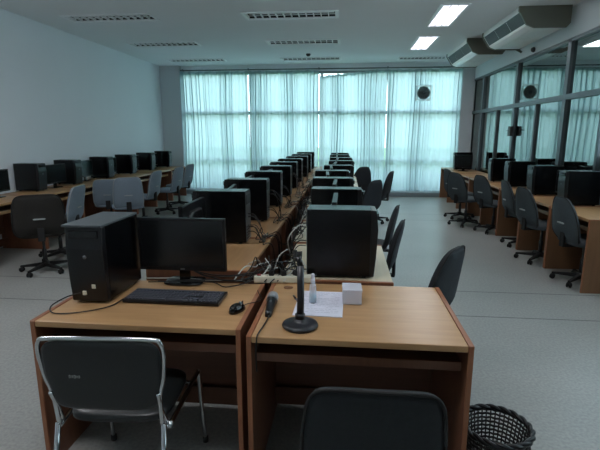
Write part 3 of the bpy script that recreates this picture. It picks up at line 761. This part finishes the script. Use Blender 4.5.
# ------------------------------------------------------------------ chairs
def office_chair(label, fab, group=None, w=.44, slot=True, top=.93, e2=.5, tp=1.0):
    """local: faces +y, column at origin; back top at y=-.27"""
    t = thing('office_chair', label, 'chair', (0, 0, 0), 0, group)
    hb = (top - .44) / 2
    def bend(x, y, z):
        v = (z / hb + 1) / 2                                     # 0 bottom .. 1 top
        x *= 1 - tp * (1 - (0.80 + .26 * math.sin(PI * min(1, v * .85 + .22)) - .10 * v))
        yy = y - .205 - .085 * v - .05 * (v - .45) ** 2 + .20 * x * x
        if v < .25: yy += .05 * (1 - v / .25) ** 1.5
        return (x, yy, z + .44 + hb)
    MB().pad(w / 2, hb, .036, bend, .7, e2).build('backrest', fab, t)
    # rear shell edge piping
    pts = []
    for k in range(41):
        a = 2 * PI * k / 40; pts.append(bend(w / 2 * 1.0 * spow(math.cos(a), e2), -.012, hb * spow(math.sin(a), e2)))
    MB().tube(pts, .006, 6).build('piping', 'trim_grey' if fab == 'fab_grey' else 'rubber', t)
    MB().pad(.235, .225, .042, lambda x, y, z: (x, y + .12 * z * z * (1 if z > 0 else .4), z), .6, .5, mat=T(0, .01, .465) @ Matrix.Rotation(-PI / 2, 4, 'X')).build('seat', fab, t)
    if slot: MB().pad(.06, .009, .006, mat=T(0, -.288, .66) @ Matrix.Rotation(.12, 4, 'X')).build('back_handle', 'trim_grey', t)
    MB().box(-.035, .035, -.235, .0, .405, .425, .005).box(-.035, .035, -.26, -.235, .405, .56, .005).build('back_bracket', 'rubber', t)
    MB().lathe([(.024, .09), (.024, .26), (.015, .265), (.015, .42), (.05, .425), (.05, .43), (0, .43)], 16).build('gas_column', plain('column_steel', srgb(46, 46, 48), .35, .4) if 'column_steel' not in bpy.data.materials else bpy.data.materials['column_steel'], t)
    bs = MB().lathe([(0, .06), (.04, .06), (.045, .1), (.03, .12), (0, .12)], 16)
    for k in range(5):
        a = 2 * PI * k / 5 + .3
        m = RZ(a)
        bs.add([(.02, -.024, .062), (.02, .024, .062), (.02, .02, .105), (.02, -.02, .105), (.275, -.014, .058), (.275, .014, .058), (.275, .012, .075), (.275, -.012, .075)],
               [(0, 1, 2, 3), (7, 6, 5, 4), (0, 4, 5, 1), (1, 5, 6, 2), (2, 6, 7, 3), (3, 7, 4, 0)], False, m)
    b = bs.build('star_base', 'rubber', t)
    for k in range(5):
        a = 2 * PI * k / 5 + .3; m = RZ(a) @ T(.265, 0, .029)
        c = MB()
        for s in (-1, 1): c.lathe([(0, -.008), (.024, -.008), (.028, -.003), (.028, .005), (.02, .008), (0, .008)], 14, m @ T(0, s * .015, 0) @ Matrix.Rotation(PI / 2, 4, 'X'))
        c.tube([(0, -.02, 0), (0, .02, 0)], .006, 6, mat=m).tube([(0, 0, 0), (0, 0, .035)], .007, 6, mat=m)
        c.build('caster', 'rubber', b)
    return t
PROT = {}
def place(fab, tx, ty, hx, hy, label, group, **kw):
    """top centre of the backrest at (tx, ty), facing (hx, hy)"""
    L = math.hypot(hx, hy); hx /= L; hy /= L
    zs = kw.pop('zs', 1.0); rz = math.atan2(-hx, hy); loc = (tx + hx * .29, ty + hy * .29, 0)
    if fab not in PROT:
        PROT[fab] = office_chair(label, fab, group, **kw); PROT[fab].location = loc; PROT[fab].rotation_euler = (0, 0, rz)
        return PROT[fab]
    c = dup(PROT[fab], loc, rz, label, group); c.scale = (1, 1, zs); return c
g1 = 'swivel chairs along the left wall desks'; g2 = 'swivel chairs along the right wall desks'; g3 = 'swivel chairs along the right middle row'
place('fab_brown', -3.30, 4.50, -.55, .84, 'dark brown swivel chair at the left edge, nearest the camera', g1, w=.52, e2=.34, tp=.4)
place('fab_grey', -3.36, 5.36, -.95, -.12, 'grey swivel chair seen from the side, second along the left wall', g1, w=.43, e2=.32, tp=.35)
place('fab_grey', -3.78, 6.80, -.35, .94, 'grey swivel chair with its back to the camera, third along the left wall', g1, zs=.93)
place('fab_grey', -3.22, 6.40, -.50, .86, 'grey swivel chair with its back to the camera, fourth along the left wall', g1, zs=1.01)
place('fab_grey', -3.32, 7.68, -.95, .05, 'grey swivel chair seen from the side, fifth along the left wall', g1)
place('fab_grey', -3.28, 8.68, -.95, .1, 'grey swivel chair, sixth along the left wall, next to the last', g1)
place('fab_grey', -3.36, 9.55, -.95, .1, 'grey swivel chair, farthest along the left wall by the curtains', g1)
place('fab_olive', 2.25, 4.87, .98, .12, 'dark grey swivel chair nearest the camera, at the right wall desks', g2, w=.45)
place('fab_olive', 2.17, 5.70, .98, .18, 'dark grey swivel chair second along the right wall desks', g2)
place('fab_olive', 2.25, 6.58, .99, .0, 'dark grey swivel chair third along the right wall desks', g2)
place('fab_olive', 2.14, 7.38, .95, .35, 'dark grey swivel chair fourth along the right wall desks', g2)
place('fab_olive', 1.86, 7.86, .85, .5, 'dark grey swivel chair standing out in the aisle, fifth along the right', g2)
place('fab_olive', 1.9, 8.65, .95, .2, 'dark grey swivel chair farthest along the right, by the curtains', g2)
place('fab_navy', .635, 2.60, -.80, .55, 'black swivel chair tucked behind the right front desk in the aisle', g3, w=.43, slot=False)
place('fab_navy', .47, 3.74, -.97, .2, 'black swivel chair at the right middle row, second from the camera', g3, zs=.93)
place('fab_navy', .525, 4.60, -.97, .15, 'black swivel chair at the right middle row, third from the camera', g3, zs=.92)
place('fab_navy', .43, 6.45, -.75, .65, 'black swivel chair at the right middle row, fourth from the camera', g3)
place('fab_navy', .80, 8.05, -.93, .35, 'black swivel chair standing out in the aisle near the curtains', g3)
place('fab_navy', .36, 9.1, -.5, .85, 'black swivel chair at the right middle row, closest to the curtains', g3)
# dark fabric chair in front of the right front desk
fc = office_chair('charcoal fabric swivel chair in front of the right front desk', 'fab_dark', None, w=.44, slot=False, top=.85, e2=.3, tp=.35)
fc.location = (.10, 1.49, 0); fc.rotation_euler = (0, 0, .0)

# chrome chair in front of the left front desk
cc = thing('metal_frame_chair', 'black vinyl chair with a chrome tube frame at the left front desk', 'chair', (-0.918, 1.73, 0), .07); cc.scale = (1.03, 1, 1)
def bk(x, y, z):
    return (x, y - .25 - .10 * (z - .60) + .25 * x * x, z)
MB().pad(.222, .15, .014, lambda x, y, z: bk(x * (1 if z > -.05 else .93), y, z + .672), .5, .32).build('backrest', 'vinyl', cc)
pts = [bk(-.200, 0, .44), bk(-.203, 0, .58), bk(-.222, 0, .66), bk(-.232, 0, .76), bk(-.222, 0, .81), bk(-.19, 0, .825), bk(0, 0, .832), bk(.19, 0, .825), bk(.222, 0, .81), bk(.232, 0, .76), bk(.222, 0, .66), bk(.203, 0, .58), bk(.200, 0, .44)]
MB().tube(pts, .0085, 10, True).build('back_frame', 'chrome', cc)
for s in (-1, 1):
    MB().tube([bk(s * .205, 0, .45), (s * .21, -.26, .3), (s * .215, -.30, .012)], .0105, 10).build('leg', 'chrome', cc)
    MB().tube([(s * .215, -.20, .42), (s * .222, .0, .425), (s * .225, .20, .425), (s * .228, .225, .41), (s * .23, .245, .2), (s * .235, .27, .012)], .0105, 10, True).build('leg', 'chrome', cc)
    MB().tube([(s * .203, -.255, .60), (s * .198, -.225, .52), (s * .205, -.19, .44)], .008, 8, True).build('side_bracket', 'chrome', cc)
    for y in (-.30, .27): MB().lathe([(0, 0), (.014, 0), (.014, .03), (.0, .03)], 12, T(s * (.215 if y < 0 else .235), y, 0)).build('foot_cap', 'rubber', cc)
MB().pad(.205, .20, .028, None, .6, .45, mat=T(0, .0, .445) @ Matrix.Rotation(-PI / 2, 4, 'X')).build('seat', 'vinyl', cc)
MB().tube([(-.22, .13, .42), (.22, .13, .42)], .008, 8).build('crossbar', 'chrome', cc)
# small worn mark on the back of the vinyl
w_ = MB()
for i, (x, h) in enumerate([(-.115, .012), (-.105, .009), (-.096, .013), (-.088, .008), (-.079, .01)]):
    p = bk(x, -.0148, .675); w_.box(p[0] - .003, p[0] + .003, p[1] - .002, p[1] + .001, p[2] - h / 2, p[2] + h / 2)
w_.build('worn_mark', plain('worn_grey', srgb(120, 122, 118), .7), cc)

# ------------------------------------------------------------------ waste basket
wb = thing('waste_basket', 'round dark woven waste basket on the floor beside the right desk', 'basket', (0.692, 1.865, 0))
H_ = .285; R0, R1 = .108, .143
b_ = MB(); nst = 44; lv = 15
for k in range(nst):
    a = 2 * PI * k / nst
    b_.tube([((R0 + (R1 - R0) * z) * math.cos(a), (R0 + (R1 - R0) * z) * math.sin(a), .01 + z * H_) for z in (0, .5, 1)], .0035, 5)
b_.build('upright_canes', 'basket', wb)
b_ = MB()
for j in range(lv):
    z = (j + .5) / lv; R = R0 + (R1 - R0) * z
    b_.tube([((R + .004 * (-1) ** (k + j)) * math.cos(2 * PI * k / nst), (R + .004 * (-1) ** (k + j)) * math.sin(2 * PI * k / nst), .01 + z * H_) for k in range(nst + 1)], .0055, 5, cap=False)
b_.build('woven_bands', 'basket', wb)
b_ = MB()
for q in range(2):
    b_.tube([((R1 + .006 * math.sin(9 * PI * 2 * k / 90 + q * PI)) * math.cos(2 * PI * k / 90), (R1 + .006 * math.sin(9 * 2 * PI * k / 90 + q * PI)) * math.sin(2 * PI * k / 90), H_ + .012 + .006 * math.cos(9 * 2 * PI * k / 90 + q * PI)) for k in range(91)], .010, 7, cap=False)
b_.build('braided_rim', 'plastic', wb)
MB().lathe([(0, .005), (R0, .005), (R0, .015), (0, .015)], 30).build('bottom', 'basket', wb)
rb = MB().pad(.06, .05, .035, None, .8, .8, mat=T(.62, 1.86, .06) @ Matrix.Rotation(.3, 4, 'Z')).build('crumpled_wrapper', 'red'); tag(rb, 'dark red crumpled wrapper inside the waste basket', 'wrapper')

# ------------------------------------------------------------------ world, camera
w = bpy.data.worlds.new('World'); SC.world = w; w.use_nodes = True
nt = w.node_tree; bg = nt.nodes['Background']
tc = nt.nodes.new('ShaderNodeTexCoord'); sx = nt.nodes.new('ShaderNodeSeparateXYZ'); rp = nt.nodes.new('ShaderNodeValToRGB')
rp.color_ramp.elements[0].position = 0.0; rp.color_ramp.elements[0].color = srgb(205, 220, 226)
rp.color_ramp.elements[1].position = 0.6; rp.color_ramp.elements[1].color = srgb(204, 226, 240)
nt.links.new(tc.outputs['Generated'], sx.inputs[0]); nt.links.new(sx.outputs['Z'], rp.inputs['Fac']); nt.links.new(rp.outputs['Color'], bg.inputs['Color'])
bg.inputs['Strength'].default_value = 5.7

cam = bpy.data.cameras.new('camera'); co = bpy.data.objects.new('camera', cam); COL.objects.link(co)
cam.sensor_fit = 'HORIZONTAL'; cam.sensor_width = 36; cam.lens = 36 * 450 / 600
cam.clip_start = 0.02
co.location = (0, 0, 1.57)
co.rotation_euler = (PI / 2 - math.radians(11.432), 0, math.radians(5.7216))
SC.camera = co
SC.view_settings.view_transform = 'Standard'; SC.view_settings.look = 'None'; SC.view_settings.gamma = 1; SC.view_settings.use_curve_mapping = False
SC.view_settings.exposure = 0.42
SC.cycles.diffuse_bounces = 10; SC.cycles.max_bounces = 14
